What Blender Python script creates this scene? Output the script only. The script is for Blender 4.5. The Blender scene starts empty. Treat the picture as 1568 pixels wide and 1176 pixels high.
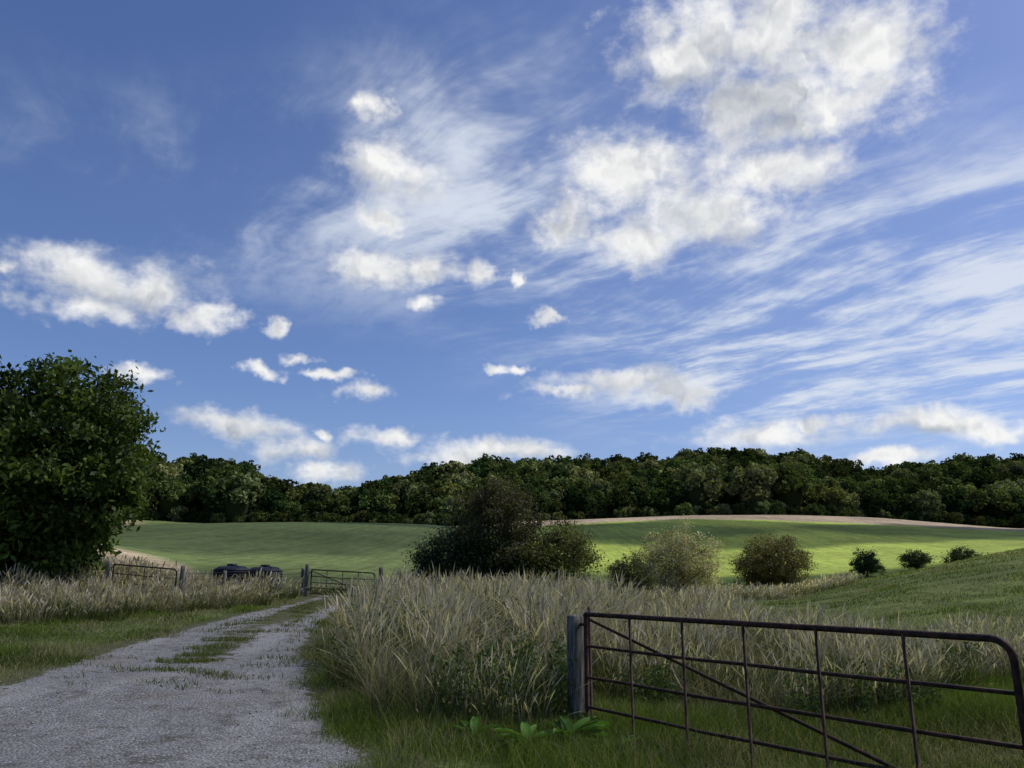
import bpy, math, numpy as np
from mathutils import Vector, Matrix
rng=np.random.default_rng(7)
scene=bpy.context.scene
COL=scene.collection
def sm(a,b,x):
    t=np.clip((x-a)/(b-a),0,1); return t*t*(3-2*t)
# ------------------------------------------------------------------ terrain
YS=np.array([0,5,10,15,22,30,40,50,65,80,100,130,160,200,262,300,340,400,480,600,900,4000.])
ROWS={
-.65:[0,0,.05,.2,.5,1.2,3.2,4.0,4.8,5.8,7.2,9.5,11.5,14.5,20,24,31,44,55,58,50,30],
-.53:[0,0,.05,.2,.45,1.0,2.8,3.6,4.4,5.4,7.0,9.6,11.8,15,21,25,31,43,54,56,50,30],
-.40:[0,0,.05,.15,.35,.7,1.5,2.3,3.5,4.9,6.8,9.8,12.7,13.2,19,24,31,42,53,55,50,30],
-.33:[0,0,.05,.15,.35,.65,1.3,2.1,3.3,4.7,6.7,9.8,12.9,13.2,18,23,30,41,52,54,50,30],
-.28:[0,0,.05,.12,.35,.6,1.2,1.9,3.1,4.5,6.5,9.8,12.9,13.2,18,22,25,31,37,42,44,30],
-.20:[0,0,.0,.1,.35,.55,1.0,1.6,2.8,4.1,6.1,9.5,12.6,13.0,18,22,26,33,41,46,46,30],
-.11:[0,0,0,.1,.3,.5,.8,1.2,2.2,3.4,5.4,8.8,12.1,13.0,18,23,29,39,51,54,50,30],
.10:[0,0,0,.1,.25,.4,.5,.6,.7,.9,1.8,4.8,8.6,14,20.8,22,31,45,60,62,50,30],
.22:[0,0,0,.1,.25,.4,.4,.4,.4,.6,1.6,4.6,8.6,14.2,22.2,22.6,32,48,65,66,50,30],
.35:[0,0,0,.1,.25,.4,.5,.6,.5,.6,1.6,4.7,8.6,14.2,22.2,22.6,31,44,58,60,50,30],
.47:[0,0,.05,.25,.6,1.1,1.5,1.7,1.3,1.3,2.4,5,8.6,14,21.3,22,30,42,54,56,50,30],
.65:[0,0,.1,.45,1.2,2.1,3.0,3.4,3.2,3.2,4.0,6,8.6,12.5,17.4,19,29,43,59.5,61,50,30],
}
TK=np.array(sorted(ROWS)); TAB=np.array([ROWS[k] for k in TK],float)
tg=np.linspace(-.65,.65,131); LY=np.log(YS+8)
lg=np.linspace(LY[0],LY[-1],500)
A=np.array([np.interp(lg,LY,r) for r in TAB])
G=np.array([np.interp(tg,TK,A[:,j]) for j in range(500)]).T
def blur(M,ax,n):
    for _ in range(n):
        P=np.pad(M,[(1,1) if a==ax else (0,0) for a in (0,1)],mode='edge')
        M=(np.take(P,range(0,M.shape[ax]),ax)+2*np.take(P,range(1,M.shape[ax]+1),ax)+np.take(P,range(2,M.shape[ax]+2),ax))/4
    return M
G=blur(blur(G,0,5),1,12)
def gl(t,y):
    i=np.clip((t+.65)/1.3*130,0,129.999); j=np.clip((np.log(np.maximum(y,0)+8)-lg[0])/(lg[-1]-lg[0])*499,0,498.999)
    i0=i.astype(int); j0=j.astype(int); a=i-i0; b=j-j0
    return (G[i0,j0]*(1-a)*(1-b)+G[i0+1,j0]*a*(1-b)+G[i0,j0+1]*(1-a)*b+G[i0+1,j0+1]*a*b)
def H(x,y):
    x=np.asarray(x,float); y=np.asarray(y,float)
    az=np.arctan2(x,y); r=np.hypot(x,y); amax=math.atan(.65)
    azc=np.clip(az,-amax,amax); d=r*np.cos(azc)
    t=np.tan(azc); z=gl(t,d)
    w=sm(.9,2.6,np.abs(az)); m=.5*(gl(t*0-.5,d)+gl(t*0+.5,d))
    z=z*(1-w)+m*w
    z=z+ .035*np.sin(x*.9+1)*np.sin(y*.7)*sm(4,12,r)+ .25*np.sin(x*.06+2)*np.sin(y*.05)*sm(60,140,r)
    z=z-.2*np.exp(-((x-2.6)**2+(y-7.8)**2)/(2*2.3**2))
    return z
# ------------------------------------------------------------------ mesh helpers
def mk(name,V,F,mat,C=None,smooth=False,parent=None,link=True,extra=None):
    V=np.ascontiguousarray(V,dtype=np.float32).reshape(-1,3); F=np.ascontiguousarray(F,dtype=np.int32)
    me=bpy.data.meshes.new(name)
    me.vertices.add(len(V)); me.vertices.foreach_set("co",V.ravel())
    k=F.shape[1]
    me.loops.add(F.size); me.loops.foreach_set("vertex_index",F.ravel())
    me.polygons.add(len(F)); me.polygons.foreach_set("loop_start",np.arange(0,F.size,k,dtype=np.int32))
    if smooth: me.polygons.foreach_set("use_smooth",np.ones(len(F),dtype=bool))
    me.update(calc_edges=True)
    if C is not None:
        a=me.color_attributes.new("Col",'FLOAT_COLOR','POINT')
        CC=np.ones((len(V),4),np.float32); CC[:,:C.shape[1]]=C
        a.data.foreach_set("color",CC.ravel())
    if extra is not None:
        a=me.attributes.new("mask",'FLOAT','POINT'); a.data.foreach_set("value",np.ascontiguousarray(extra,dtype=np.float32))
    if mat: me.materials.append(mat)
    ob=bpy.data.objects.new(name,me)
    if link: COL.objects.link(ob)
    if parent: ob.parent=parent
    return ob
def tube(pts,rads,n=8):
    pts=[Vector(p) for p in pts]; V=[];F=[]
    if not hasattr(rads,'__len__'): rads=[rads]*len(pts)
    up=Vector((0,0,1))
    d0=(pts[1]-pts[0]).normalized()
    a=d0.cross(up)
    if a.length<.05: a=d0.cross(Vector((1,0,0)))
    a.normalize()
    for i,p in enumerate(pts):
        d=(pts[min(i+1,len(pts)-1)]-pts[max(i-1,0)]).normalized()
        a=(a-d*a.dot(d)).normalized(); b=d.cross(a)
        for k in range(n):
            th=2*math.pi*k/n; V.append(p+(a*math.cos(th)+b*math.sin(th))*rads[i])
    for i in range(len(pts)-1):
        for k in range(n):
            F.append((i*n+k,i*n+(k+1)%n,(i+1)*n+(k+1)%n,(i+1)*n+k))
    for base in (0,(len(pts)-1)*n):
        c=len(V); V.append(pts[0] if base==0 else pts[-1])
        for k in range(0,n,2): F.append((base+k,base+(k+1)%n,base+(k+2)%n,c))
    return np.array([tuple(v) for v in V]),np.array(F)
def join(parts):
    V=[];F=[];o=0
    for v,f in parts:
        V.append(v);F.append(f+o);o+=len(v)
    return np.vstack(V),np.vstack(F)
def empty(name,loc=(0,0,0)):
    e=bpy.data.objects.new(name,None); e.empty_display_size=.2; COL.objects.link(e); return e
def lathe(prof,n=48,c=(0,0,0)):
    V=[];F=[]
    for r,z in prof:
        for k in range(n):
            th=2*math.pi*k/n; V.append((c[0]+r*math.cos(th),c[1]+r*math.sin(th),c[2]+z))
    for i in range(len(prof)-1):
        for k in range(n): F.append((i*n+k,i*n+(k+1)%n,(i+1)*n+(k+1)%n,(i+1)*n+k))
    return np.array(V),np.array(F)
# ------------------------------------------------------------------ node helper
class NT:
    def __init__(s,tree): s.t=tree; s.n=tree.nodes; s.l=tree.links
    def node(s,typ,**k):
        n=s.n.new(typ)
        for a,b in k.items(): setattr(n,a,b)
        return n
    def put(s,sock,v):
        if isinstance(v,bpy.types.NodeSocket): s.l.new(v,sock)
        elif v is not None: sock.default_value=v
    def m(s,op,a,b=None,c=None,clamp=False):
        n=s.node('ShaderNodeMath',operation=op,use_clamp=clamp)
        s.put(n.inputs[0],a)
        if b is not None: s.put(n.inputs[1],b)
        if c is not None: s.put(n.inputs[2],c)
        return n.outputs[0]
    def v(s,op,a,b=None,c=None,out=0):
        n=s.node('ShaderNodeVectorMath',operation=op); s.put(n.inputs[0],a)
        if b is not None: s.put(n.inputs[1],b)
        if c is not None: s.put(n.inputs[2],c)
        return n.outputs[out]
    def noise(s,vec,scale,detail=4,rough=.5,dist=0,out=0,dim='3D'):
        n=s.node('ShaderNodeTexNoise',noise_dimensions=dim); s.put(n.inputs['Vector'],vec)
        n.inputs['Scale'].default_value=scale; n.inputs['Detail'].default_value=detail
        n.inputs['Roughness'].default_value=rough; n.inputs['Distortion'].default_value=dist
        return n.outputs[out]
    def ss(s,x,a,b,lo=0,hi=1):
        n=s.node('ShaderNodeMapRange',interpolation_type='SMOOTHSTEP'); s.put(n.inputs[0],x)
        for i,q in zip((1,2,3,4),(a,b,lo,hi)): s.put(n.inputs[i],q)
        return n.outputs[0]
    def mix(s,f,a,b,mode='MIX'):
        n=s.node('ShaderNodeMix',data_type='RGBA',blend_type=mode)
        s.put(n.inputs[0],f); s.put(n.inputs[6],a); s.put(n.inputs[7],b); return n.outputs[2]
def newmat(name):
    m=bpy.data.materials.new(name); m.use_nodes=True; m.node_tree.nodes.clear(); t=NT(m.node_tree)
    o=t.node('ShaderNodeOutputMaterial'); return m,t,o
def bsdf(t,o,col,rough=.9,spec=.2,bump=None,bs=.3,bd=.02,metal=0):
    p=t.node('ShaderNodeBsdfPrincipled'); t.put(p.inputs['Base Color'],col); t.put(p.inputs['Roughness'],rough)
    p.inputs['Specular IOR Level'].default_value=spec; t.put(p.inputs['Metallic'],metal)
    if bump is not None:
        b=t.node('ShaderNodeBump'); b.inputs['Strength'].default_value=bs; b.inputs['Distance'].default_value=bd
        t.put(b.inputs['Height'],bump); t.put(p.inputs['Normal'],b.outputs[0])
    if o is not None: t.l.new(p.outputs[0],o.inputs[0])
    return p
def c4(*c): return (c[0],c[1],c[2],1)
def leafmat(name,trans=.35,rough=.5,inst=False,diffuse=False):
    m,t,o=newmat(name)
    at=t.node('ShaderNodeAttribute',attribute_name='Col'); col=at.outputs[0]
    if inst:
        oi=t.node('ShaderNodeObjectInfo')
        v=t.m('MULTIPLY_ADD',oi.outputs['Random'],1.0,.5)
        col=t.mix(1,col,v,'MULTIPLY')
        hue=t.node('ShaderNodeHueSaturation'); t.put(hue.inputs['Color'],col)
        r2=t.m('FRACT',t.m('MULTIPLY',oi.outputs['Random'],7.31))
        t.put(hue.inputs['Hue'],t.m('MULTIPLY_ADD',r2,.05,.47)); col=hue.outputs[0]
    if diffuse:
        p=t.node('ShaderNodeBsdfDiffuse'); t.put(p.inputs[0],col)
    else: p=bsdf(t,None,col,rough,.15)
    tr=t.node('ShaderNodeBsdfTranslucent'); tc=t.mix(1,col,c4(1.25,1.3,.6),'MULTIPLY'); t.put(tr.inputs[0],tc)
    mx=t.node('ShaderNodeMixShader'); mx.inputs[0].default_value=trans
    t.l.new(p.outputs[0],mx.inputs[1]); t.l.new(tr.outputs[0],mx.inputs[2]); t.l.new(mx.outputs[0],o.inputs[0])
    return m
M_leaf=leafmat("leaf_material",.3,.55)
M_grass=leafmat("grass_blade_material",.35,.6,False,True)
M_wood=leafmat("woodland_leaf_material",.2,.7,True,True)
def simple(name,c1,c2,scale,rough=.85,bs=.4,metal=0,spec=.2,stretch=(1,1,1),bd=.01):
    m,t,o=newmat(name); g=t.node('ShaderNodeTexCoord').outputs['Object']
    vec=t.v('MULTIPLY',g,stretch); n=t.noise(vec,scale,8,.65)
    f=t.ss(n,.35,.68); bsdf(t,o,t.mix(f,c4(*c1),c4(*c2)),rough,spec,n,bs,bd,metal); return m
M_bark=simple("bark_material",(.035,.028,.02),(.11,.09,.07),6,stretch=(1,1,.3))
M_rust=simple("painted_rusty_metal",(.014,.010,.009),(.085,.036,.02),14,.7,.3,.0,.25)
M_post=simple("weathered_wood",(.06,.055,.047),(.26,.24,.205),9,.9,.8,stretch=(4,4,.35))
M_tank=simple("black_plastic",(.008,.011,.02),(.018,.024,.04),3,.6,.05,0,.2)
M_gal=simple("galvanised_metal",(.08,.085,.09),(.17,.175,.18),10,.6,.1,.4,.4)
# ------------------------------------------------------------------ track shape
ty=np.array([-60,-20,3,7.3,11.2,16.5,22,26,30,34]); tcx=np.array([14,4,-1.9,-3.5,-4.85,-6.05,-6.75,-7.05,-7.1,-7.05]); tw=np.array([2.6,2.6,2.55,2.5,2.35,1.95,1.65,1.35,1.3,1.3])
def track(y): return np.interp(y,ty,tcx),np.interp(y,ty,tw)
def tdist(x,y):
    c,w=track(y); return np.abs(x-c)-w
# ------------------------------------------------------------------ ground
az=np.concatenate([np.linspace(-math.pi,-.72,70)[:-1],np.linspace(-.72,.72,560),np.linspace(.72,math.pi,70)[1:]])
rr=np.concatenate([[0.01],np.geomspace(1.0,60,170),np.geomspace(60,520,260)[1:],np.geomspace(520,4000,30)[1:]])
RR,AZ=np.meshgrid(rr,az,indexing='ij')
X=RR*np.sin(AZ);Y=RR*np.cos(AZ);Z=H(X,Y)
nr,na=X.shape
idx=np.arange(nr*na).reshape(nr,na)
F=np.stack([idx[:-1,:-1],idx[:-1,1:],idx[1:,1:],idx[1:,:-1]],-1).reshape(-1,4)[:, ::-1]
TT=X/np.maximum(Y,1)
def col(*c): return np.array(c)[None,None,:]
def lerp(a,b,w): return a*(1-w[...,None])+b*w[...,None]
wob=np.sin(X*.31+1.3)*.5+np.sin(X*.13+Y*.21)*.5
C=np.zeros(X.shape+(3,))+col(.085,.11,.034)
left=sm(.02,-.06,TT-.0)
C=lerp(C,col(.085,.115,.038),left*sm(36,42,Y+wob))               # left crop
C=lerp(C,col(.22,.275,.05),(1-left)*sm(58,66,Y+wob*2))         # right crop
hill=sm(.30,.36,TT)*sm(12,16,Y)*sm(60,52,Y)
C=lerp(C,col(.115,.14,.038),hill)
dry=sm(.05,.08,TT)*sm(.42,.36,TT)*sm(40,44,Y+wob)*sm(62,56,Y+wob)
C=lerp(C,col(.27,.235,.13),dry*.8)
C=lerp(C,col(.30,.24,.165),sm(-.385,-.41,TT+.01*wob+.00)*sm(32,35,Y)*sm(58+0*Y,50,Y+60*(TT+.53))*1.0)
C=lerp(C,col(.22,.17,.115),sm(-.46,-.5,TT)*sm(150,165,Y))
C=lerp(C,col(.25,.20,.14),(1-left)*sm(220,227,Y+3*wob+60*np.maximum(np.abs(TT-.28)-.1,0))*sm(275,268,Y))
wood=np.maximum(sm(255,268,Y)*left,sm(272,278,Y))
C=lerp(C,col(.025,.035,.015),wood)
C=lerp(C,col(.06,.09,.03),sm(.75,1.0,np.abs(AZ)))
M_ground,t,o=newmat("meadow_ground")
at=t.node('ShaderNodeAttribute',attribute_name='Col').outputs[0]
g=t.node('ShaderNodeTexCoord').outputs['Object']
n1=t.noise(g,.045,5,.6); n2=t.noise(g,.9,6,.65); n3=t.noise(g,9,5,.7)
rowv=t.v('MULTIPLY',g,(1.6,.05,.05)); n4=t.noise(rowv,1.0,3,.6)
k=t.m('MULTIPLY',t.ss(n1,.3,.7,.72,1.25),t.ss(n2,.25,.75,.7,1.3))
k=t.m('MULTIPLY',k,t.ss(n3,.25,.75,.6,1.4)); k=t.m('MULTIPLY',k,t.ss(n4,.3,.7,.82,1.18))
colr=t.mix(1,at,k,'MULTIPLY')
colr=t.mix(t.m('MULTIPLY',t.ss(n2,.55,.75),.2),colr,c4(.20,.18,.09))
bsdf(t,o,colr,.95,.1,t.m('ADD',n3,n2),.6,.06)
ground=mk("ground",np.stack([X,Y,Z],-1),F,M_ground,C.reshape(-1,3),True)
# ------------------------------------------------------------------ gravel track
yy=np.concatenate([np.linspace(-40,2,60),np.linspace(2,34.5,330)[1:]]); ss=np.linspace(-1.25,1.25,60)
YY,SS=np.meshgrid(yy,ss,indexing='ij'); cx,w=track(YY)
XX=cx+SS*w; ZZ=H(XX,YY)+.05-.02*np.abs(SS)**2
ZZ+= -.018*np.exp(-((np.abs(SS)-.5)/.16)**2)
ZZ=np.where(np.abs(SS)>1.2,ZZ-.06,ZZ)
i2=np.arange(YY.size).reshape(YY.shape)
F2=np.stack([i2[:-1,:-1],i2[:-1,1:],i2[1:,1:],i2[1:,:-1]],-1).reshape(-1,4)
gm=1-sm(.68,1.05,np.abs(SS))
gm=gm*(1-.8*sm(20,27,YY)*np.exp(-(SS/.5)**2))*(1-.5*sm(24,32,YY))
gm=gm-.66*np.exp(-((SS-.05)/.42)**2)*sm(10,15,YY)
M_track,t,o=newmat("gravel")
g=t.node('ShaderNodeTexCoord').outputs['Object']; mk_=t.node('ShaderNodeAttribute',attribute_name='mask').outputs['Fac']
nf=t.noise(g,28,6,.75); nm=t.noise(g,2.6,6,.68); nl=t.noise(g,.6,5,.65); nk=t.noise(t.v('MULTIPLY',g,(1.6,.35,1)),1.0,4,.6)
vo=t.node('ShaderNodeTexVoronoi'); t.put(vo.inputs['Vector'],g); vo.inputs['Scale'].default_value=32
vc=t.m('MULTIPLY',vo.outputs['Distance'],1.0)
stone=t.mix(t.ss(nf,.3,.7),c4(.15,.147,.142),c4(.42,.415,.40))
stone=t.mix(t.m('MULTIPLY',t.ss(nm,.48,.66),.8),stone,c4(.13,.12,.095))
stone=t.mix(t.m('MULTIPLY',t.ss(nk,.46,.66),.55),stone,c4(.46,.45,.43))
stone=t.mix(t.m('MULTIPLY',t.ss(nl,.5,.66),.5),stone,c4(.24,.21,.165))
sep=t.node('ShaderNodeSeparateColor'); t.put(sep.inputs[0],vo.outputs['Color'])
stone=t.mix(t.ss(sep.outputs[0],.8,.95,0,.6),stone,c4(.55,.54,.52))
gr=t.mix(t.ss(nf,.3,.7),c4(.055,.07,.022),c4(.17,.165,.08))
f=t.ss(t.m('ADD',mk_,t.m('MULTIPLY_ADD',nm,2.0,-1.0)),.34,.46)
bsdf(t,o,t.mix(f,gr,stone),.95,.15,t.m('SUBTRACT',t.m('MULTIPLY_ADD',nm,2.0,nf),vc),1.0,.04)
mk("gravel_track",np.stack([XX,YY,ZZ],-1),F2,M_track,None,True,extra=gm.ravel())
ns=3000; sy=rng.uniform(6,22,ns); c_,w_=track(sy); sx=c_+rng.uniform(-1,1,ns)*w_*1.02
sz=H(sx,sy)+.035; sr=rng.uniform(.005,.018,ns)
oc=np.array([(1,0,0),(0,1,0),(-1,0,0),(0,-1,0),(0,0,.7),(0,0,-.7)],float)
th=rng.uniform(0,6.28,ns); ocr=oc[None]*rng.uniform(.6,1.3,(ns,6,1))*sr[:,None,None]
xr=ocr[...,0]*np.cos(th)[:,None]-ocr[...,1]*np.sin(th)[:,None]; yr=ocr[...,0]*np.sin(th)[:,None]+ocr[...,1]*np.cos(th)[:,None]
V=np.stack([sx[:,None]+xr,sy[:,None]+yr,sz[:,None]+ocr[...,2]],-1)
tf=np.array([(0,1,4),(1,2,4),(2,3,4),(3,0,4),(1,0,5),(2,1,5),(3,2,5),(0,3,5)])
FF=(tf[None]+6*np.arange(ns)[:,None,None]).reshape(-1,3)
M_stone=simple("loose_stone",(.2,.195,.185),(.5,.49,.46),5)
mk("loose_stones",V,FF,M_stone)
# ------------------------------------------------------------------ grass
def vnoise(x,y,s,seed=0):
    r=np.random.default_rng(seed); v=0
    for i in range(5):
        a=r.uniform(0,6.28); k=s*r.uniform(.6,1.8); v=v+np.sin((x*math.cos(a)+y*math.sin(a))*k+r.uniform(0,6.28))
    return v/2.5
def blades(x,y,h,w,cb,ct,lean=.25,wind=(.12,-.02),prof=((0,1),(.4,.8),(.8,.45),(1,.05)),z0=None,clump=0):
    n=len(x); z=H(x,y)-.02 if z0 is None else z0
    th=rng.uniform(0,2*math.pi,n); sx=np.cos(th);sy_=np.sin(th)
    lx=rng.normal(0,lean,n)+wind[0]; ly=rng.normal(0,lean,n)+wind[1]
    if clump: lx+=clump*vnoise(x,y,4.2,101); ly+=clump*vnoise(x,y,4.2,102)
    K=len(prof); V=np.zeros((n,K,2,3)); Cc=np.zeros((n,K,2,3))
    L=np.hypot(lx,ly)
    for k,(tt,wf) in enumerate(prof):
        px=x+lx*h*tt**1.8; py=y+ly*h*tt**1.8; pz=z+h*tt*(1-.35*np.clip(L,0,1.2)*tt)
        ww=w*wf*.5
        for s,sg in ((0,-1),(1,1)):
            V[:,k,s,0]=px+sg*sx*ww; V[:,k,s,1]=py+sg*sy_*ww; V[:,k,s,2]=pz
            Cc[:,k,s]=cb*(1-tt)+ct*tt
    b=(np.arange(n)*K*2)[:,None,None]; q=np.array([[2*k,2*k+1,2*k+3,2*k+2] for k in range(K-1)])[None]
    return V.reshape(-1,3),(b+q).reshape(-1,4),Cc.reshape(-1,3)
def joinc(parts):
    V=[];F=[];C=[];o=0
    for v,f,c in parts: V.append(v);F.append(f+o);C.append(c);o+=len(v)
    return np.vstack(V),np.vstack(F),np.vstack(C)
def inpoly(x,y,P):
    ins=np.zeros(len(x),bool); n=len(P)
    for i in range(n):
        x1,y1=P[i];x2,y2=P[(i+1)%n]
        c=((y1>y)!=(y2>y))&(x<(x2-x1)*(y-y1)/(y2-y1+1e-9)+x1); ins^=c
    return ins
def scatter(P,dens,fall=None,ragged=.0,seed=1):
    P=np.array(P); x0,y0=P.min(0);x1,y1=P.max(0); n=int((x1-x0)*(y1-y0)*dens)
    x=rng.uniform(x0,x1,n);y=rng.uniform(y0,y1,n)
    xx=x+ragged*vnoise(x,y,1.7,seed);yy_=y+ragged*vnoise(x,y,1.7,seed+9)
    m=inpoly(xx,yy_,P)
    if fall is not None: m&=rng.uniform(0,1,n)<fall(x,y)
    return x[m],y[m]
def cols(n,a,b,j=.25):
    u=rng.uniform(0,1,(n,1)); c=np.array(a)*(1-u)+np.array(b)*u
    return c*rng.uniform(1-j,1+j,(n,1))
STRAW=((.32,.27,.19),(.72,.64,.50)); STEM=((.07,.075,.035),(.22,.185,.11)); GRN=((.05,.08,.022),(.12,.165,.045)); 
SEED=((0,.5),(.55,.4),(.72,.5),(.80,1.9),(.92,1.6),(1,.1))
def tall(P,dens,hm,dry=.6,green=.6,seed=1,ragged=.25,wmin=.0045,patch=.0):
    out=[]
    f=lambda x,y: np.clip(13/np.maximum(y,13),.12,1)**1.3*np.clip(.4+.95*vnoise(x,y,2.3,seed),.03,1)
    x,y=scatter(P,dens*dry,f,ragged,seed); n=len(x)
    h=hm*rng.uniform(.4,1.18,n)*(1+.2*vnoise(x,y,2.1,seed+3)); w=np.maximum(wmin,.00055*y)*rng.uniform(.7,2.0,n)
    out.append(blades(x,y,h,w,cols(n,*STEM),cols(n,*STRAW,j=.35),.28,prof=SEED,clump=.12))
    f2=lambda x,y: np.clip(13/np.maximum(y,13),.12,1)**1.3*np.clip(.75+.5*vnoise(x,y,2.6,seed+4),.2,1)
    x,y=scatter(P,dens*green,f2,ragged,seed+1); n=len(x)
    h=hm*rng.uniform(.25,.78,n)*(1+.28*vnoise(x,y,2.0,seed+8)); w=np.maximum(.008,.0008*y)*rng.uniform(.8,1.7,n)
    pr=1/(1+np.exp(-6*(vnoise(x,y,1.9,seed+5)-.45+patch))); mixd=(rng.uniform(0,1,n)<pr)[:,None]
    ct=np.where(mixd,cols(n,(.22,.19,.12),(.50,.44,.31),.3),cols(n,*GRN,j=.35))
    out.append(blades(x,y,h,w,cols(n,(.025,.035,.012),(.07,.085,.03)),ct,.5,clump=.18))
    return out
Z1=[(-1.6,9.3),(-1.0,9.1),(-.7,10.2),(.4,11.4),(1.2,12),(3,20),(2,33),(-4.6,33),(-4.2,26),(-3.6,20),(-3.1,15),(-2.2,11)]
Z1c=[(-1.1,9.0),(.2,9.0),(.75,9.9),(1.2,12),(.4,11.6),(-.8,10.4)]
Z2=[(1.2,11.0),(2.6,10.3),(5,10.2),(6.2,11.2),(6.4,17),(6,20),(6,24),(5,30),(2,34),(2.5,20)]
Z2b=[(5.8,10.6),(7.4,10.6),(9.5,12),(9.5,14.5),(6,16.5)]
Z3=[(-13.5,18.5),(-11.6,21.5),(-10.3,25),(-9.2,29),(-8.8,34),(-13,34),(-16,36),(-30,34),(-30,18.5)]
Z4=[(-9,34.8),(-4.5,33.6),(4,36),(4,40),(-9,40)]
Z5=[(3,41),(12,40),(19,43),(23,54),(20,58),(4,56)]
def grassobj(name,parts):
    p=joinc(parts); mk(name,p[0],p[1],M_grass,p[2])
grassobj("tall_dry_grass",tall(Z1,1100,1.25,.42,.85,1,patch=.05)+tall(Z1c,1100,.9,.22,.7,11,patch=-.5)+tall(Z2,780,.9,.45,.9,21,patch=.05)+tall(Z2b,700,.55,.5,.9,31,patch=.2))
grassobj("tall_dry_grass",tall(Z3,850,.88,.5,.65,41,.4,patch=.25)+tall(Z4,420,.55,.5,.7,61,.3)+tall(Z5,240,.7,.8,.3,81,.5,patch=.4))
def short(P,dens,h0,h1,seed=5,ragged=.1,wk=.0007,cb=GRN,avoid=True,straw=.15):
    f=lambda x,y: np.clip(9/np.maximum(y,9),.1,1)**1.6*np.clip(.7+.5*vnoise(x,y,2.0,seed),.1,1)*(np.clip((tdist(x,y)+.5+.35*vnoise(x,y,3,seed))/.5,0,1) if avoid else 1)
    x,y=scatter(P,dens,f,ragged,seed); n=len(x)
    h=rng.uniform(h0,h1,n)*(1+.45*vnoise(x,y,1.6,seed+2)); w=np.maximum(.0055,wk*y)*rng.uniform(.8,1.5,n)
    tone=(1+.25*vnoise(x,y,1.1,seed+6))[:,None]
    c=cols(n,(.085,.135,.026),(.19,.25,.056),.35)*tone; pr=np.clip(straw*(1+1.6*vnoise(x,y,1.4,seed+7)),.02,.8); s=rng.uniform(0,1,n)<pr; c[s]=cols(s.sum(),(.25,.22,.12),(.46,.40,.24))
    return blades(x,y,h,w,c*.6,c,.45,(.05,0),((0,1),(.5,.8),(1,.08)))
def midtrack():
    x,y=scatter([(-8.3,11),(-3,11),(-5,22),(-5.8,34.5),(-8.4,34.5)],1300,None,.1,9)
    c_,w_=track(y); s_=(x-c_)/w_
    pr=np.exp(-((s_-.05)/.45)**2)*sm(10,15,y)*np.clip(vnoise(x,y,3.3,55)*1.3,0,1)*np.clip(13/y,0,1)
    m=rng.uniform(0,1,len(x))<pr; x=x[m];y=y[m];n=len(x)
    c=cols(n,(.085,.12,.028),(.2,.22,.08),.35)
    return blades(x,y,rng.uniform(.04,.13,n),np.full(n,.014),c*.6,c,.6,(0,0),((0,1),(.5,.8),(1,.1)),z0=H(x,y)+.03)
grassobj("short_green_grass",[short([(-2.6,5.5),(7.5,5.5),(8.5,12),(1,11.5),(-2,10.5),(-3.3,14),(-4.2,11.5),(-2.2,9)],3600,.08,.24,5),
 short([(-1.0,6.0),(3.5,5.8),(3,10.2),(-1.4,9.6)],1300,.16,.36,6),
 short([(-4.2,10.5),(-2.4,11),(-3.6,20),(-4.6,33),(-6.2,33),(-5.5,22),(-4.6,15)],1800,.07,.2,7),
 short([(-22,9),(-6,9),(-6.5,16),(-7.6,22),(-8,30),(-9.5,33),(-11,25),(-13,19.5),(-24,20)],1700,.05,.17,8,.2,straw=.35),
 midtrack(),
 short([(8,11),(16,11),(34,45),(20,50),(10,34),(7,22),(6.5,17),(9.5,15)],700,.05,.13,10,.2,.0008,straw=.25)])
# ------------------------------------------------------------------ leaves / shrubs / trees
def leaves(Cn,ln,wd,colr,updir=.6,nout=None):
    n=len(Cn); d=rng.normal(size=(n,3)); d[:,2]-=.25; d/=np.linalg.norm(d,axis=1,keepdims=True)
    nn=rng.normal(size=(n,3))*.8; nn[:,2]+=updir
    if nout is not None: nn+=nout*.6
    b=np.cross(nn,d); b/=np.linalg.norm(b,axis=1,keepdims=True)+1e-9
    ln=ln[:,None];wd=wd[:,None]
    V=np.stack([Cn-d*ln*.5,Cn+b*wd*.5-d*ln*.05,Cn+d*ln*.5,Cn-b*wd*.5-d*ln*.05],1)
    F=np.arange(n*4).reshape(-1,4); return V.reshape(-1,3),F,np.repeat(colr,4,0)
def crown(blobs,nclump,nleaf,cr,ls,pal,seed=0,shell=.45,lw=.5):
    B=np.array(blobs,float); p=B[:,6]/B[:,6].sum()
    bi=rng.choice(len(B),nclump,p=p); d=rng.normal(size=(nclump,3)); d/=np.linalg.norm(d,axis=1,keepdims=True)
    r=rng.uniform(shell,1.0,nclump)**.6*(1+.13*np.sin(d[:,0]*5+seed)*np.sin(d[:,2]*6+seed*2)+rng.normal(0,.05,nclump))
    cc=B[bi,:3]+d*r[:,None]*B[bi,3:6]
    crr=cr*rng.uniform(.6,1.4,nclump)
    k=nleaf; off=rng.normal(size=(nclump,k,3))*.5; off[...,2]*=.75
    P=cc[:,None]+off*crr[:,None,None]
    cs=cols(nclump,*pal,j=.25)[:,None]*rng.uniform(.65,1.35,(nclump,k,1))
    P=P.reshape(-1,3); n=len(P)
    ls_=ls*rng.uniform(.6,1.4,n)
    out=np.repeat(d,k,0)
    return cc,leaves(P,ls_,ls_*lw,cs.reshape(-1,3),.5,out)
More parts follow.
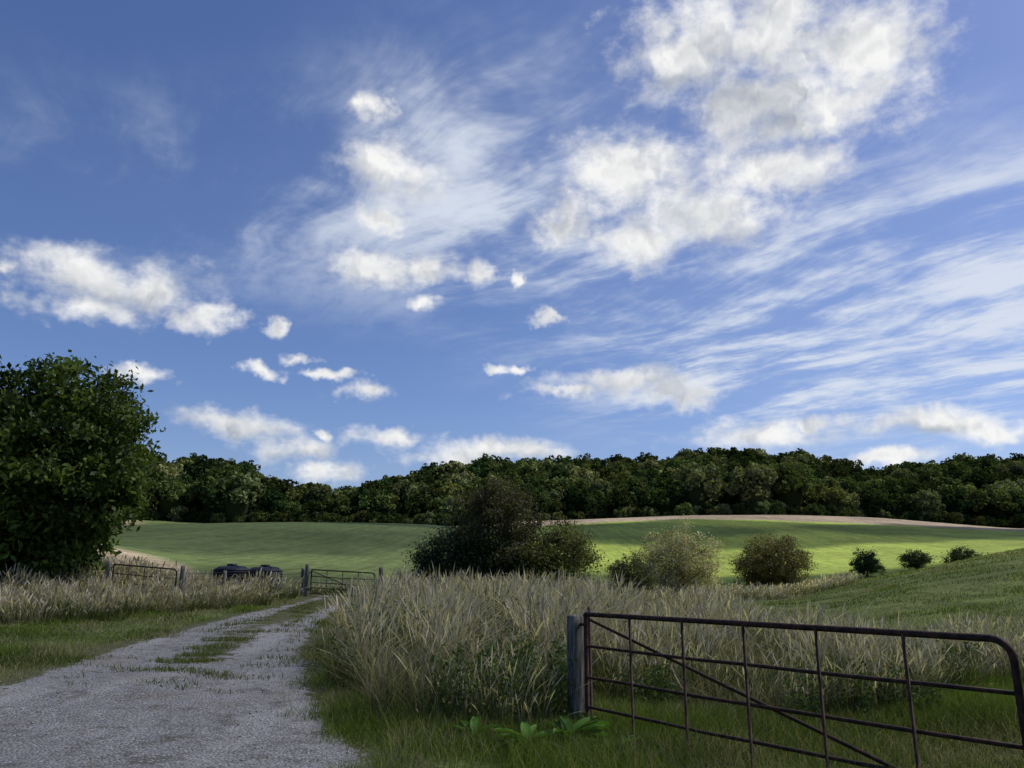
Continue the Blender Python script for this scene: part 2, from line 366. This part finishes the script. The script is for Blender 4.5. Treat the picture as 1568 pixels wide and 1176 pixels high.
def limbs(base,cc,n,r0,rt=.02,split=.35):
    parts=[];base=Vector(base)
    sel=rng.choice(len(cc),n,replace=False)
    top=Vector(cc.mean(0)); 
    for i in sel:
        e=Vector(cc[i]); f=rng.uniform(.15,.6); s=base.lerp(top,f*split*2)
        mid=s.lerp(e,.5)+Vector(rng.normal(0,.12,3))*(e-s).length*.5; mid.z+=.08*(e-s).length
        pts=[s.lerp(mid,k/3) for k in range(3)]+[mid.lerp(e,k/3) for k in range(4)]
        parts.append(tube(pts,list(np.linspace(r0*.38,rt,len(pts))),6))
    tp=[base+Vector((0,0,-.2)),base+Vector((0,0,.25)),base.lerp(top,.35),base.lerp(top,.7),top]
    parts.append(tube(tp,[r0*1.4,r0,r0*.8,r0*.5,r0*.2],10))
    return join(parts)
def plant(name,base,blobs,nclump,nleaf,cr,ls,pal,nl,r0,seed=0,shell=.45,twigs=0,tw=.015,lw=.5,extra=None):
    e=empty(name)
    cc,(V,F,C)=crown(blobs,nclump,nleaf,cr,ls,pal,seed,shell,lw)
    if extra:
        ps=[(V,F,C)]
        for bl,nc,pl in extra:
            c2,q=crown(bl,nc,nleaf,cr,ls,pl,seed+1,shell,lw); ps.append(q); cc=np.vstack([cc,c2])
        V,F,C=joinc(ps)
    mk("foliage",V,F,M_leaf,C,parent=e)
    v,f=limbs(base,cc,nl,r0); mk("trunk_and_limbs",v,f,M_bark,None,True,parent=e)
    if twigs:
        ps=[]
        for i in rng.choice(len(cc),twigs):
            s=Vector(cc[i]); d=Vector(rng.normal(0,.5,3)); d.z=abs(d.z)+.7; d.normalize(); L=rng.uniform(.3,.9)
            ps.append(tube([s,s+d*L*.5+Vector(rng.normal(0,.04,3)),s+d*L],[tw,tw*.7,tw*.3],4))
        v,f=join(ps); mk("twigs",v,f,M_bark,None,parent=e)
    return e
def hz(x,y): return float(H(np.array([x]),np.array([y]))[0])
bx,by=-17.6,28.5; g0=hz(bx,by)
plant("chestnut_tree",(bx,by,g0),[(bx,by,5.9,3.9,3.9,3.6,5),(bx-1.5,by,4.2,3.6,3.6,3.0,3),(bx+1.5,by-.5,4.9,2.9,2.9,2.0,1.6),(bx-.3,by,2.6,2.8,2.4,1.7,1.5)],
  760,115,.6,.24,((.035,.06,.012),(.115,.16,.03)),34,.34,3,.35,lw=.5)
bx,by=-.6,31; g0=hz(bx,by)
DK=((.022,.038,.014),(.05,.075,.025)); BR=((.055,.055,.024),(.115,.105,.04)); LG=((.09,.105,.028),(.19,.20,.05))
plant("hawthorn_thicket",(bx,by,g0),[(-.75,by,3.35,1.8,1.8,1.8,3),(.2,by-.2,2.5,2.2,1.8,1.6,2),(-.5,by,4.5,1.3,1.1,.85,1.0)],360,85,.42,.105,BR,30,.16,5,.2,320,.015,
  extra=[([(-2.55,by-.5,2.0,1.2,1.3,1.3,1)],190,((.02,.042,.02),(.055,.085,.035))),([(2.1,by-.3,2.3,1.35,1.2,1.35,1),(1.2,by-.8,1.7,1.4,1,1.2,1)],230,LG),([(-.6,by-.8,1.9,2.0,1.2,1.3,1)],220,DK)])
def bush(name,u_x,y,wid,ht,pal,nc=90,nl=70,ls=.1,cr=.35,tw=20,seed=1):
    g=hz(u_x,y); r=wid/2
    plant(name,(u_x,y,g),[(u_x,y,g+ht*.52,r,r,ht*.48,2),(u_x+.35*r,y,g+ht*.42,r*.75,r*.7,ht*.38,1),(u_x-.35*r,y,g+ht*.4,r*.7,r*.7,ht*.36,1)],nc,nl,cr,ls,pal,14,.09,seed,.25,tw,.012)
bush("hawthorn_bush",6.2,42,2.7,2.4,((.06,.075,.025),(.11,.12,.04)),130,80,.10,.33,20,2)
bush("elder_bush",10.45,50,5.0,4.4,((.24,.235,.11),(.54,.50,.30)),330,90,.12,.45,40,3)
bush("hawthorn_bush",17.1,52,4.8,3.8,((.085,.08,.028),(.16,.145,.05)),330,90,.12,.45,60,4)
bush("hawthorn_bush",38.6,86,3.4,2.8,((.025,.05,.015),(.055,.09,.03)),120,70,.16,.4,0,5)
bush("hawthorn_bush",47.0,92,3.2,2.2,((.05,.06,.025),(.09,.1,.035)),100,70,.16,.4,0,6)
bush("hawthorn_bush",44.6,78,3.4,1.9,((.06,.075,.02),(.12,.13,.04)),100,70,.16,.4,0,7)
def weeds(name,P,n,hm,seed):
    x,y=scatter(P,n/10,None,.2,seed); ok=vnoise(x,y,1.6,seed)>-.1; x=x[ok];y=y[ok]; m=len(x); z0=H(x,y)
    k=30; tt=rng.uniform(.12,1,(m,k)); h=hm*rng.uniform(.5,1.1,m)
    a=rng.uniform(0,6.28,(m,k)); r=rng.uniform(.02,.12,(m,k))*(1.15-tt*.7)
    pp=np.stack([x[:,None]+r*np.cos(a),y[:,None]+r*np.sin(a),z0[:,None]+h[:,None]*tt],-1).reshape(-1,3)
    c=(cols(m,(.04,.07,.018),(.095,.145,.035))[:,None]*rng.uniform(.7,1.3,(m,k,1))).reshape(-1,3)
    s=rng.uniform(.035,.085,len(pp)); q=leaves(pp,s,s*.42,c,.7)
    st=blades(x,y,h,np.full(m,.008),cols(m,(.05,.06,.03),(.1,.1,.05)),cols(m,(.06,.08,.03),(.12,.14,.05)),.05,(0,0))
    p=joinc([q,st]); mk(name,p[0],p[1],M_leaf,p[2])
weeds("nettle_patch",[(-1.3,9.0),(.4,8.8),(.9,9.6),(1.0,11.5),(-.3,11.0)],700,.85,3)
weeds("nettle_patch",[(1.4,10.0),(6,9.7),(7,13),(2,13)],260,.55,4)
weeds("nettle_patch",[(-3.2,13),(-1.5,11),(2,13),(3,18),(-3.2,18)],90,1.1,6)
# ------------------------------------------------------------------ woodland (instanced)
wc=bpy.data.collections.new("woodland_tree_variants")
bases=[((.06,.085,.028),(.095,.125,.04)),((.045,.07,.024),(.075,.1,.032)),((.095,.115,.038),(.14,.165,.055)),((.055,.08,.026),(.085,.115,.035)),((.12,.14,.06),(.18,.2,.09)),((.03,.055,.02),(.05,.08,.028))]
for vi in range(6):
    nc=54; d=rng.normal(size=(nc,3)); d[:,2]=np.abs(d[:,2])*1.1-.35; d/=np.linalg.norm(d,axis=1,keepdims=True)
    cc=d*rng.uniform(.6,1.0,(nc,1)); cc[:,2]=cc[:,2]*(.85+.1*(vi%3))+.15; cc[:,0]*=1+.12*math.sin(vi)
    k=34; off=rng.normal(size=(nc,k,3)); off/=np.linalg.norm(off,axis=2,keepdims=True); 
    P=(cc[:,None]+off*rng.uniform(.12,.25,(nc,1,1))).reshape(-1,3)
    base=bases[vi]
    cs=(cols(nc,*base,j=.25)[:,None]*rng.uniform(.75,1.25,(nc,k,1))).reshape(-1,3)*.88
    n=len(P); q=leaves(P,np.full(n,.16),np.full(n,.13),cs,.3,off.reshape(-1,3)*1.5)
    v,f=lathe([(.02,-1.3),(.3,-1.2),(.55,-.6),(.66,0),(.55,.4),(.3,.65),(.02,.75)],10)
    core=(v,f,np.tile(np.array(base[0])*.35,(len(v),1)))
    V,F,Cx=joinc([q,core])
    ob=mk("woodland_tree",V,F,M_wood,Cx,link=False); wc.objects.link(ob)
pts=[];fr=[]
s=9.6
def wfront(x):
    tt=x/275; return (285-12*(1 if tt<-.05 else 0)+6*math.sin(x*.06)-4) if tt>-.02 else 258+8*math.sin(x*.05)
for yv in np.arange(262,520,s*.9):
    for xv in np.arange(-.85*yv-20,.85*yv+20,s):
        x=xv+rng.uniform(-4.5,4.5);y=yv+rng.uniform(-4.5,4.5)
        if y<wfront(x)+4: continue
        pts.append((x,y)); fr.append(0)
for x in np.arange(-240,250,2.6):
    for k in range(2):
        pts.append((x+rng.uniform(-1.5,1.5),wfront(x)+rng.uniform(-2.5,6))); fr.append(1)
pts=np.array(pts); fr=np.array(fr); pz=H(pts[:,0],pts[:,1]); npt=len(pts)
hh=(4.0+5.0*rng.uniform(0,1,npt)**1.6)*(1+.22*vnoise(pts[:,0],pts[:,1],.05,3))
hh=np.where(fr==1,rng.uniform(1.6,3.6,npt),hh)
me=bpy.data.meshes.new("woodland"); me.vertices.add(npt)
me.vertices.foreach_set("co",np.stack([pts[:,0],pts[:,1],pz+np.where(fr==1,hh*.35,hh*.75+rng.uniform(-.5,2.2,npt))],-1).astype(np.float32).ravel())
a=me.attributes.new("scl",'FLOAT','POINT'); a.data.foreach_set("value",hh.astype(np.float32))
a=me.attributes.new("rot",'FLOAT','POINT'); a.data.foreach_set("value",rng.uniform(0,6.28,npt).astype(np.float32))
wo=bpy.data.objects.new("woodland",me); COL.objects.link(wo)
ng=bpy.data.node_groups.new("woodland_instances",'GeometryNodeTree')
ng.interface.new_socket("Geometry",in_out='INPUT',socket_type='NodeSocketGeometry'); ng.interface.new_socket("Geometry",in_out='OUTPUT',socket_type='NodeSocketGeometry')
N=ng.nodes; L=ng.links
gi=N.new('NodeGroupInput');go=N.new('NodeGroupOutput');ip=N.new('GeometryNodeInstanceOnPoints');ci=N.new('GeometryNodeCollectionInfo')
ci.inputs[0].default_value=wc; ci.inputs['Separate Children'].default_value=True; ci.inputs['Reset Children'].default_value=True
ip.inputs['Pick Instance'].default_value=True
a1=N.new('GeometryNodeInputNamedAttribute');a1.data_type='FLOAT';a1.inputs[0].default_value="scl"
a2=N.new('GeometryNodeInputNamedAttribute');a2.data_type='FLOAT';a2.inputs[0].default_value="rot"
cx_=N.new('ShaderNodeCombineXYZ');L.new(a2.outputs[0],cx_.inputs[2])
L.new(gi.outputs[0],ip.inputs['Points']);L.new(ci.outputs[0],ip.inputs['Instance']);L.new(a1.outputs[0],ip.inputs['Scale']);L.new(cx_.outputs[0],ip.inputs['Rotation']);L.new(ip.outputs[0],go.inputs[0])
md=wo.modifiers.new("instances",'NODES');md.node_group=ng
# ------------------------------------------------------------------ gates and posts
def gate(A,B,heights,nv,r=.02,za=0,zb=0,mat=None,brace=True,name="metal_gate"):
    e=empty(name); A=Vector(A);B=Vector(B); mat=mat or M_rust
    P=lambda f,z: Vector((A.x+(B.x-A.x)*f,A.y+(B.y-A.y)*f,z+za*(1-f)+zb*f))
    zt,zbm=heights[0],heights[-1]; Ln=(B-A).length; cr=.14/Ln
    pts=[P(0,zbm),P(0,zt-.05),P(0,zt),P(.012,zt),P(.5,zt)]
    for k in range(0,7):
        th=k/6*math.pi/2; pts.append(P(1-cr+cr*math.sin(th),zt-.14+.14*math.cos(th)))
    pts+= [P(1,zt-.4),P(1,zbm)]
    v,f=tube(pts[2:],r*1.15,10); mk("top_rail",v,f,mat,None,True,parent=e)
    v,f=tube(pts[:3],r*1.2,10); mk("hinge_stile",v,f,mat,None,True,parent=e)
    ps=[]
    for z in heights[1:]: 
        sag=[P(k/8,z-.012*math.sin(k/8*math.pi)+rng.normal(0,.003)) for k in range(9)]
        ps.append(tube(sag,r*.72,8))
    v,f=join(ps); mk("rails",v,f,mat,None,True,parent=e)
    ps=[]
    off=Vector((-(B-A).y,(B-A).x,0)).normalized()*r*.9
    for i in range(1,nv+1):
        fr=i/(nv+1); ps.append(tube([P(fr,zbm-.02)-off,P(fr,zt)-off],r*.62,8))
    v,f=join(ps); mk("uprights",v,f,mat,None,True,parent=e)
    if brace:
        v,f=tube([P(.01,zt-.06)+off,P(.97,zbm+.02)+off],r*.75,8); mk("diagonal_brace",v,f,mat,None,True,parent=e)
    hp=[]
    for z in (zt-.12,zbm+.15):
        hp.append(tube([P(0,z),P(-.05,z)],r*.7,8)); hp.append(tube([P(-.03,z-.06),P(-.03,z+.1)],r*.55,8))
    v,f=join(hp); mk("hinges",v,f,mat,None,True,parent=e)
    return e
def post(x,y,h,s=.17,rz=.3,mat=None,name="wooden_post",lean=0,down=.3):
    g=hz(x,y); V=[];F=[]
    prof=[(0,1),(h*.3,.98),(h*.6,1.0),(h*.9,.96),(h,.9),(h+.02,.55)]
    sq=[(-1,-.85),(-.85,-1),(.85,-1),(1,-.85),(1,.85),(.85,1),(-.85,1),(-1,.85)]
    for z,k in [( -down,1.0)]+prof:
        for a,b in sq:
            a=a*s/2*k*(1+rng.normal(0,.02));b=b*s/2*k*(1+rng.normal(0,.02))
            V.append((x+a*math.cos(rz)-b*math.sin(rz)+lean*z,y+a*math.sin(rz)+b*math.cos(rz),g+z+rng.normal(0,.004)))
    m=len(prof)+1
    for i in range(m-1):
        for k in range(8): F.append((i*8+k,i*8+(k+1)%8,(i+1)*8+(k+1)%8,(i+1)*8+k))
    t0=(m-1)*8; F.append((t0,t0+1,t0+2,t0+3));F.append((t0+3,t0+4,t0+5,t0));F.append((t0+5,t0+6,t0+7,t0))
    return mk(name,np.array(V),np.array(F),mat or M_post)
gate((.88,9.60,0),(3.55,5.75,0),[1.17,.81,.46,.14,-.1],5,.024)
post(.77,9.75,1.22,.17,.5)
post(3.68,5.60,1.36,.15,.6,M_gal)
v,f=tube([(.93,9.66,-.4),(.93,9.66,1.25)],.018,8); mk("gate_hinge_pin",v,f,M_rust,None,True)
z1=hz(-8.3,33.6);z2=hz(-5.7,33.2)
gate((-8.5,33.6,0),(-5.75,33.2,0),[1.12,.85,.6,.38,.15],3,.024,z1,z2)
post(-8.7,33.6,1.3,.16);post(-5.5,33.2,1.35,.16);post(-8.95,34.0,1.1,.12)
z1=hz(-13.6,27.6);z2=hz(-11.2,27.4)
gate((-14.0,27.8,0),(-11.6,27.4,0),[1.25,.95,.65,.35],3,.022,z1,z2,brace=False)
post(-11.4,27.4,1.35,.14);post(-10.9,30,1.15,.1);post(-14.2,27.8,1.3,.14)
def fence(P0,name="wire_fence"):
    e=empty(name); ps=[];ws=[]
    for (xa,ya),(xb,yb) in zip(P0[:-1],P0[1:]):
        n=max(1,int(math.hypot(xb-xa,yb-ya)/2.8))
        for i in range(n+1):
            x=xa+(xb-xa)*i/n;y=ya+(yb-ya)*i/n; g=hz(x,y); ps.append(tube([(x,y,g-.2),(x+rng.normal(0,.02),y,g+1.15)],[.045,.04],8))
            if i<n:
                x2=xa+(xb-xa)*(i+1)/n;y2=ya+(yb-ya)*(i+1)/n;g2=hz(x2,y2)
                for z in (.35,.65,.9,1.1): ws.append(tube([(x,y,g+z),((x+x2)/2,(y+y2)/2,(g+g2)/2+z-.02),(x2,y2,g2+z)],.006,4))
    v,f=join(ps);mk("fence_stakes",v,f,M_post,None,True,parent=e); v,f=join(ws);mk("wires",v,f,M_rust,None,parent=e)
fence([(-11.3,27.5),(-10.9,30.2),(-9.0,34.0)])
fence([(-5.4,33.3),(-1,35),(4,37),(9,39)])
# ------------------------------------------------------------------ water tanks
def tank(x,y,r,h):
    e=empty("water_tank"); g=hz(x,y)
    prof=[(.01,-.2),(r*.98,-.2)]
    for i in range(7):
        z=h*i/7; prof+=[(r,z),(r,z+h*.09),(r*.975,z+h*.105),(r*.975,z+h*.125)]
    prof+=[(r,h)]
    for k in range(1,9):
        a=k/8*math.pi/2; prof.append((r*(.22+.78*math.cos(a)),h+.20*math.sin(a)))
    v,f=lathe(prof,48,(x,y,g)); mk("tank_body",v,f,M_tank,None,True,parent=e)
    v,f=lathe([(r*.25,h+.17),(r*.27,h+.19),(r*.27,h+.28),(r*.24,h+.30),(.01,h+.31)],24,(x,y,g)); mk("lid",v,f,M_tank,None,True,parent=e)
    ps=[]
    for k in range(8):
        a=k*math.pi/4; ps.append(tube([(x+r*math.cos(a)*.97,y+r*math.sin(a)*.97,g+h*.98),(x+r*math.cos(a)*.78,y+r*math.sin(a)*.78,g+h+.15),(x+r*math.cos(a)*.3,y+r*math.sin(a)*.3,g+h+.20)],.03,6))
    v,f=join(ps); mk("roof_ribs",v,f,M_tank,None,True,parent=e)
tank(-12.75,36,.80,.78); tank(-11.1,35.6,.76,.84)
# ------------------------------------------------------------------ hogweed, docks
M_stem=simple("weed_stem",(.08,.07,.03),(.18,.14,.08),10)
def hogweed(x,y,h):
    g=hz(x,y); e=empty("hogweed_plant"); ps=[tube([(x,y,g),(x+.03,y,g+h*.5),(x+.05,y,g+h)],[.009,.007,.005],6)]; fl=[]
    heads=[(x+.05,y,g+h)]
    for k in range(3):
        a=rng.uniform(0,6.28); z=g+h*rng.uniform(.6,.8); ex=(x+.17*math.cos(a),y+.17*math.sin(a),z+h*.2); ps.append(tube([(x+.03,y,z),ex],[.005,.003],5)); heads.append(ex)
    for c in heads:
        for k in range(10):
            a=rng.uniform(0,6.28);r=.05*math.sqrt(rng.uniform()); p=(c[0]+r*math.cos(a),c[1]+r*math.sin(a),c[2]+.04-r*.2)
            ps.append(tube([c,p],[.002,.0015],4)); fl.append(np.array(p)+rng.normal(0,.006,(5,3)))
    v,f=join(ps); mk("stems",v,f,M_stem,None,parent=e)
    fl=np.vstack(fl); q=leaves(fl,np.full(len(fl),.013),np.full(len(fl),.011),cols(len(fl),(.25,.22,.15),(.5,.47,.38)),2)
    mk("umbels",q[0],q[1],M_leaf,q[2],parent=e)
for i in range(8):
    y=rng.uniform(9.8,13); x=rng.uniform(-2.1,.4); hogweed(x,y,rng.uniform(1.0,1.4))
def dock(x,y,n=16,s=.3):
    g=hz(x,y); V=[];F=[];C=[]
    for i in range(n):
        a=rng.uniform(0,6.28); L=s*rng.uniform(.6,1.2); w=L*.28; el=rng.uniform(.3,1.1); o_=len(V); c=np.array((.06,.13,.02))*rng.uniform(.7,1.7)
        K=6
        for k in range(K+1):
            t_=k/K; r=L*t_*math.cos(el*(1-.6*t_)); z=L*math.sin(el)*(t_-.55*t_*t_)+.03; ww=w*math.sin(math.pi*min(1,t_*.93+.05))**.7*.5
            for sg in (-1,0,1):
                V.append((x+r*math.cos(a)-sg*ww*math.sin(a),y+r*math.sin(a)+sg*ww*math.cos(a),g+z+(.02*abs(sg)*L/.3)+rng.normal(0,.003)))
                C.append(c*(1.15 if sg==0 else 1))
        for k in range(K):
            for j in (0,1): b=o_+k*3+j; F.append((b,b+1,b+4,b+3))
    mk("dock_plant",np.array(V),np.array(F),M_leaf,np.array(C),True)
dock(.62,8.9,20,.42);dock(.15,8.6,14,.34);dock(1.0,8.4,12,.32);dock(-.4,8.8,10,.3)
# ------------------------------------------------------------------ unseen clouds added overhead, shaped to cast shade on fields and foreground
SAZ,SEL=math.radians(75),math.radians(52)
S=Vector((math.sin(SAZ)*math.cos(SEL),math.cos(SAZ)*math.cos(SEL),math.sin(SEL)))
def shade_cloudmesh(lst,CH,tr,name,z0):
    ps=[]
    for gx,gy,rx,ry in lst:
        K=S*((CH-z0)/S.z)
        n=24; V=[]
        for i in range(13):
            ph=math.pi*i/12
            for k in range(n):
                th=2*math.pi*k/n; m_=1+.12*math.sin(3*th+gx)+.07*math.sin(7*th+gy)+.05*math.sin(11*th)
                V.append((gx+K.x+rx*m_*math.sin(ph)*math.cos(th),gy+K.y+ry*m_*math.sin(ph)*math.sin(th),CH+10*math.cos(ph)*(1+.2*math.sin(5*th))))
        F=[(i*n+k,i*n+(k+1)%n,(i+1)*n+(k+1)%n,(i+1)*n+k) for i in range(12) for k in range(n)]
        ps.append((np.array(V),np.array(F)))
    v,f=join(ps)
    M,t,o=newmat(name+"_material")
    d1=t.node('ShaderNodeBsdfDiffuse'); d1.inputs[0].default_value=c4(.85,.85,.85); d2=t.node('ShaderNodeBsdfTransparent')
    mx=t.node('ShaderNodeMixShader'); mx.inputs[0].default_value=tr; t.l.new(d1.outputs[0],mx.inputs[1]); t.l.new(d2.outputs[0],mx.inputs[2]); t.l.new(mx.outputs[0],o.inputs[0])
    mk(name,v,f,M,None,True)
shade_cloudmesh([(-5,184,55,38),(58,184,55,36),(112,190,40,33),(150,206,40,22),(26,82,22,22),(56,86,30,17)],620.,.5,"shade_cloud",8)  # added out of view to shade the right field around its sunlit stripe
shade_cloudmesh([(-8,14,36,36),(-85,120,72,78)],640.,.72,"shade_cloud",1)  # thinner sheets added out of view, dim and soften sun on foreground and left field
# ------------------------------------------------------------------ sun + sky
sd=bpy.data.lights.new("sun",'SUN'); sd.energy=5.0; sd.angle=math.radians(.5); sd.color=(1,.95,.87)
so=bpy.data.objects.new("sun",sd); so.rotation_euler=S.to_track_quat('Z','Y').to_euler(); so.location=(60,80,150); COL.objects.link(so)
world=bpy.data.worlds.new("World"); scene.world=world; world.use_nodes=True; world.node_tree.nodes.clear(); t=NT(world.node_tree)
world.cycles.sampling_method='NONE'
out=t.node('ShaderNodeOutputWorld')
sk=t.node('ShaderNodeTexSky'); sk.sky_type='NISHITA'; sk.sun_disc=False; sk.sun_elevation=SEL; sk.sun_rotation=SAZ; sk.altitude=100; sk.air_density=1.0; sk.dust_density=.9; sk.ozone_density=3.2
D=t.node('ShaderNodeTexCoord').outputs['Generated']
sp=t.node('ShaderNodeSeparateXYZ'); t.put(sp.inputs[0],D)
azn=t.m('ARCTAN2',sp.outputs[0],sp.outputs[1]); eln=t.m('ARCSINE',sp.outputs[2])
cb=t.node('ShaderNodeCombineXYZ'); t.put(cb.inputs[0],azn); t.put(cb.inputs[1],eln); P=cb.outputs[0]
BL=[(0.265,0.643,0.111,0.058),(0.389,0.630,0.120,0.072),(0.492,0.593,0.084,0.064),(0.339,0.568,0.115,0.050),(0.437,0.546,0.083,0.042),(0.164,0.504,0.103,0.050),(0.269,0.463,0.109,0.065),(0.365,0.493,0.087,0.037),(0.187,0.422,0.078,0.036),(0.070,0.449,0.046,0.026),(-0.171,0.507,0.068,0.032),(-0.205,0.582,0.022,0.022),(-0.191,0.450,0.031,0.012),(-0.188,0.386,0.053,0.024),(-0.117,0.398,0.045,0.024),(-0.045,0.396,0.022,0.016),(-0.111,0.348,0.030,0.011),(-0.002,0.379,0.014,0.010),
(.034,.3375,.016,.009),(-.549,.335,.060,.031),(-.4645,.335,.058,.031),(-.53,.298,.055,.020),(-.401,.308,.034,.016),(-.314,.304,.017,.011),(-.617,.336,.014,.010),(-.4525,.232,.026,.010),(-.318,.251,.025,.008),(-.266,.269,.021,.008),(-.244,.25,.026,.007),(-.206,.231,.033,.011),
(-.3585,.1815,.075,.016),(-.2786,.1536,.058,.016),(-.245,.1288,.050,.014),(-.248,.177,.014,.0075),(-.1486,.176,.058,.014),(-.0205,.1597,.09,.015),(-.0716,.1466,.051,.014),
(.1444,.246,.098,.019),(.22,.23,.048,.016),(.075,.236,.05,.008),(0,.27,.019,.006),(.3363,.171,.085,.021),(.3906,.1848,.03,.011),(.4503,.1325,.045,.011),(.5154,.169,.08,.014),(.5721,.160,.05,.014)]
wn=t.noise(P,10,4,.6,0,1,'2D'); wn2=t.noise(P,42,3,.6,0,1,'2D')
wv=t.v('MULTIPLY_ADD',wn,(.12,.045,0),(-.06,-.0225,0)); wv2=t.v('MULTIPLY_ADD',wn2,(.026,.013,0),(-.013,-.0065,0))
P1=t.v('ADD',P,t.v('ADD',wv,wv2))
cur=None
for a,e,ra,re in BL:
    q=t.v('MULTIPLY_ADD',P1,(1/ra,1/re,0),(-a/ra,-e/re,0)); l=t.v('LENGTH',q,out=1)
    cur=l if cur is None else t.m('SMOOTH_MIN',cur,l,.2)
low=None
for i in (6,10,13,14,19,20,30,31,35,37,41,44):
    a,e,ra,re=BL[i]; e2=e-.55*re; ra2=ra*1.15; re2=re*.8
    q=t.v('MULTIPLY_ADD',P1,(1/ra2,1/re2,0),(-a/ra2,-e2/re2,0)); l=t.v('LENGTH',q,out=1)
    low=l if low is None else t.m('MINIMUM',low,l)
Fd=t.m('SUBTRACT',1.0,cur)
dn=t.noise(t.v('MULTIPLY',P,(.7,1.2,1)),20,6,.62,0,0,'2D')
dens=t.ss(t.m('ADD',Fd,t.m('MULTIPLY_ADD',dn,1.9,-.95)),-.45,.85)
Pu=t.v('ADD',P1,(.008,.015,0))
ra_=t.noise(P1,11,3,.5,0,0,'2D'); rb_=t.noise(Pu,11,3,.5,0,0,'2D')
rel=t.m('MULTIPLY',t.m('SUBTRACT',ra_,rb_),2.0)
thick=t.ss(Fd,.0,.9)
qg=t.v('LENGTH',t.v('MULTIPLY_ADD',P1,(1/.17,1/.075,0),(-.32/.17,-.585/.075,0)),out=1)
grey=t.m('ADD',t.m('MULTIPLY',t.ss(qg,1.2,.0),.38),t.m('MULTIPLY',t.ss(low,1.05,.1),.26))
br=t.m('SUBTRACT',t.m('ADD',t.m('MULTIPLY_ADD',thick,-.04,.89),rel),grey)
br=t.m('MINIMUM',t.m('MAXIMUM',br,.2),1.0)
ccol=t.mix(br,c4(.22,.27,.36),c4(.93,.93,.92))
zc=t.m('MAXIMUM',sp.outputs[2],.04); cq=t.node('ShaderNodeCombineXYZ'); t.put(cq.inputs[0],t.m('DIVIDE',sp.outputs[0],zc)); t.put(cq.inputs[1],t.m('DIVIDE',sp.outputs[1],zc))
wq=t.noise(cq.outputs[0],.8,3,.55,0,1,'2D'); Q=t.v('ADD',cq.outputs[0],t.v('MULTIPLY_ADD',wq,(.6,.6,0),(-.3,-.3,0)))
cdx,cdy=-.62,.785
u1=t.v('DOT_PRODUCT',Q,(cdy*2.6,-cdx*2.6,0),out=1); u2=t.v('DOT_PRODUCT',Q,(cdx*.6,cdy*.6,0),out=1)
cu=t.node('ShaderNodeCombineXYZ'); t.put(cu.inputs[0],u1); t.put(cu.inputs[1],u2)
c1=t.noise(cu.outputs[0],1.0,7,.66,0,0,'2D'); c2=t.noise(cq.outputs[0],1.3,5,.65,0,0,'2D')
def veil(a,e,ra,re,w):
    l=t.v('LENGTH',t.v('MULTIPLY_ADD',P,(1/ra,1/re,0),(-a/ra,-e/re,0)),out=1); return t.ss(l,1.25,0,0,w)
mask=t.m('ADD',t.m('ADD',veil(.05,.52,.42,.26,1.5),veil(.5,.36,.42,.20,1.25)),t.m('ADD',veil(.40,.24,.46,.12,1.0),veil(-.45,.44,.36,.18,.6)))
mask=t.m('MINIMUM',mask,1.3)
cir=t.m('MULTIPLY',t.ss(t.m('MULTIPLY_ADD',t.m('SUBTRACT',c2,.5),1.0,c1),.30,.88),mask)
cir=t.ss(t.m('ADD',cir,t.m('MULTIPLY',mask,.17)),0,1.3,0,.88)
tint=t.mix(1,sk.outputs[0],c4(1.0,.95,1.10),'MULTIPLY')
hue=t.node('ShaderNodeHueSaturation'); t.put(hue.inputs['Color'],tint); hue.inputs['Saturation'].default_value=1.1; 
b1=t.node('ShaderNodeBackground'); t.put(b1.inputs[0],hue.outputs[0]); b1.inputs[1].default_value=.105
b2=t.node('ShaderNodeBackground'); b2.inputs[0].default_value=c4(.76,.82,.92); b2.inputs[1].default_value=.95
b3=t.node('ShaderNodeBackground'); t.put(b3.inputs[0],ccol); b3.inputs[1].default_value=1.0
m1=t.node('ShaderNodeMixShader'); t.put(m1.inputs[0],cir); t.l.new(b1.outputs[0],m1.inputs[1]); t.l.new(b2.outputs[0],m1.inputs[2])
m2=t.node('ShaderNodeMixShader'); t.put(m2.inputs[0],dens); t.l.new(m1.outputs[0],m2.inputs[1]); t.l.new(b3.outputs[0],m2.inputs[2])
t.l.new(m2.outputs[0],out.inputs[0])
# ------------------------------------------------------------------ camera
cd=bpy.data.cameras.new("camera"); co=bpy.data.objects.new("camera",cd); COL.objects.link(co)
cd.sensor_width=36; cd.lens=1178/1568*36; cd.clip_end=9000; cd.clip_start=.05
co.location=(0,0,1.6); co.rotation_euler=(math.radians(90+14.1),0,0); scene.camera=co
scene.view_settings.view_transform='Standard'; scene.view_settings.look='None'; scene.view_settings.exposure=0; scene.view_settings.gamma=1
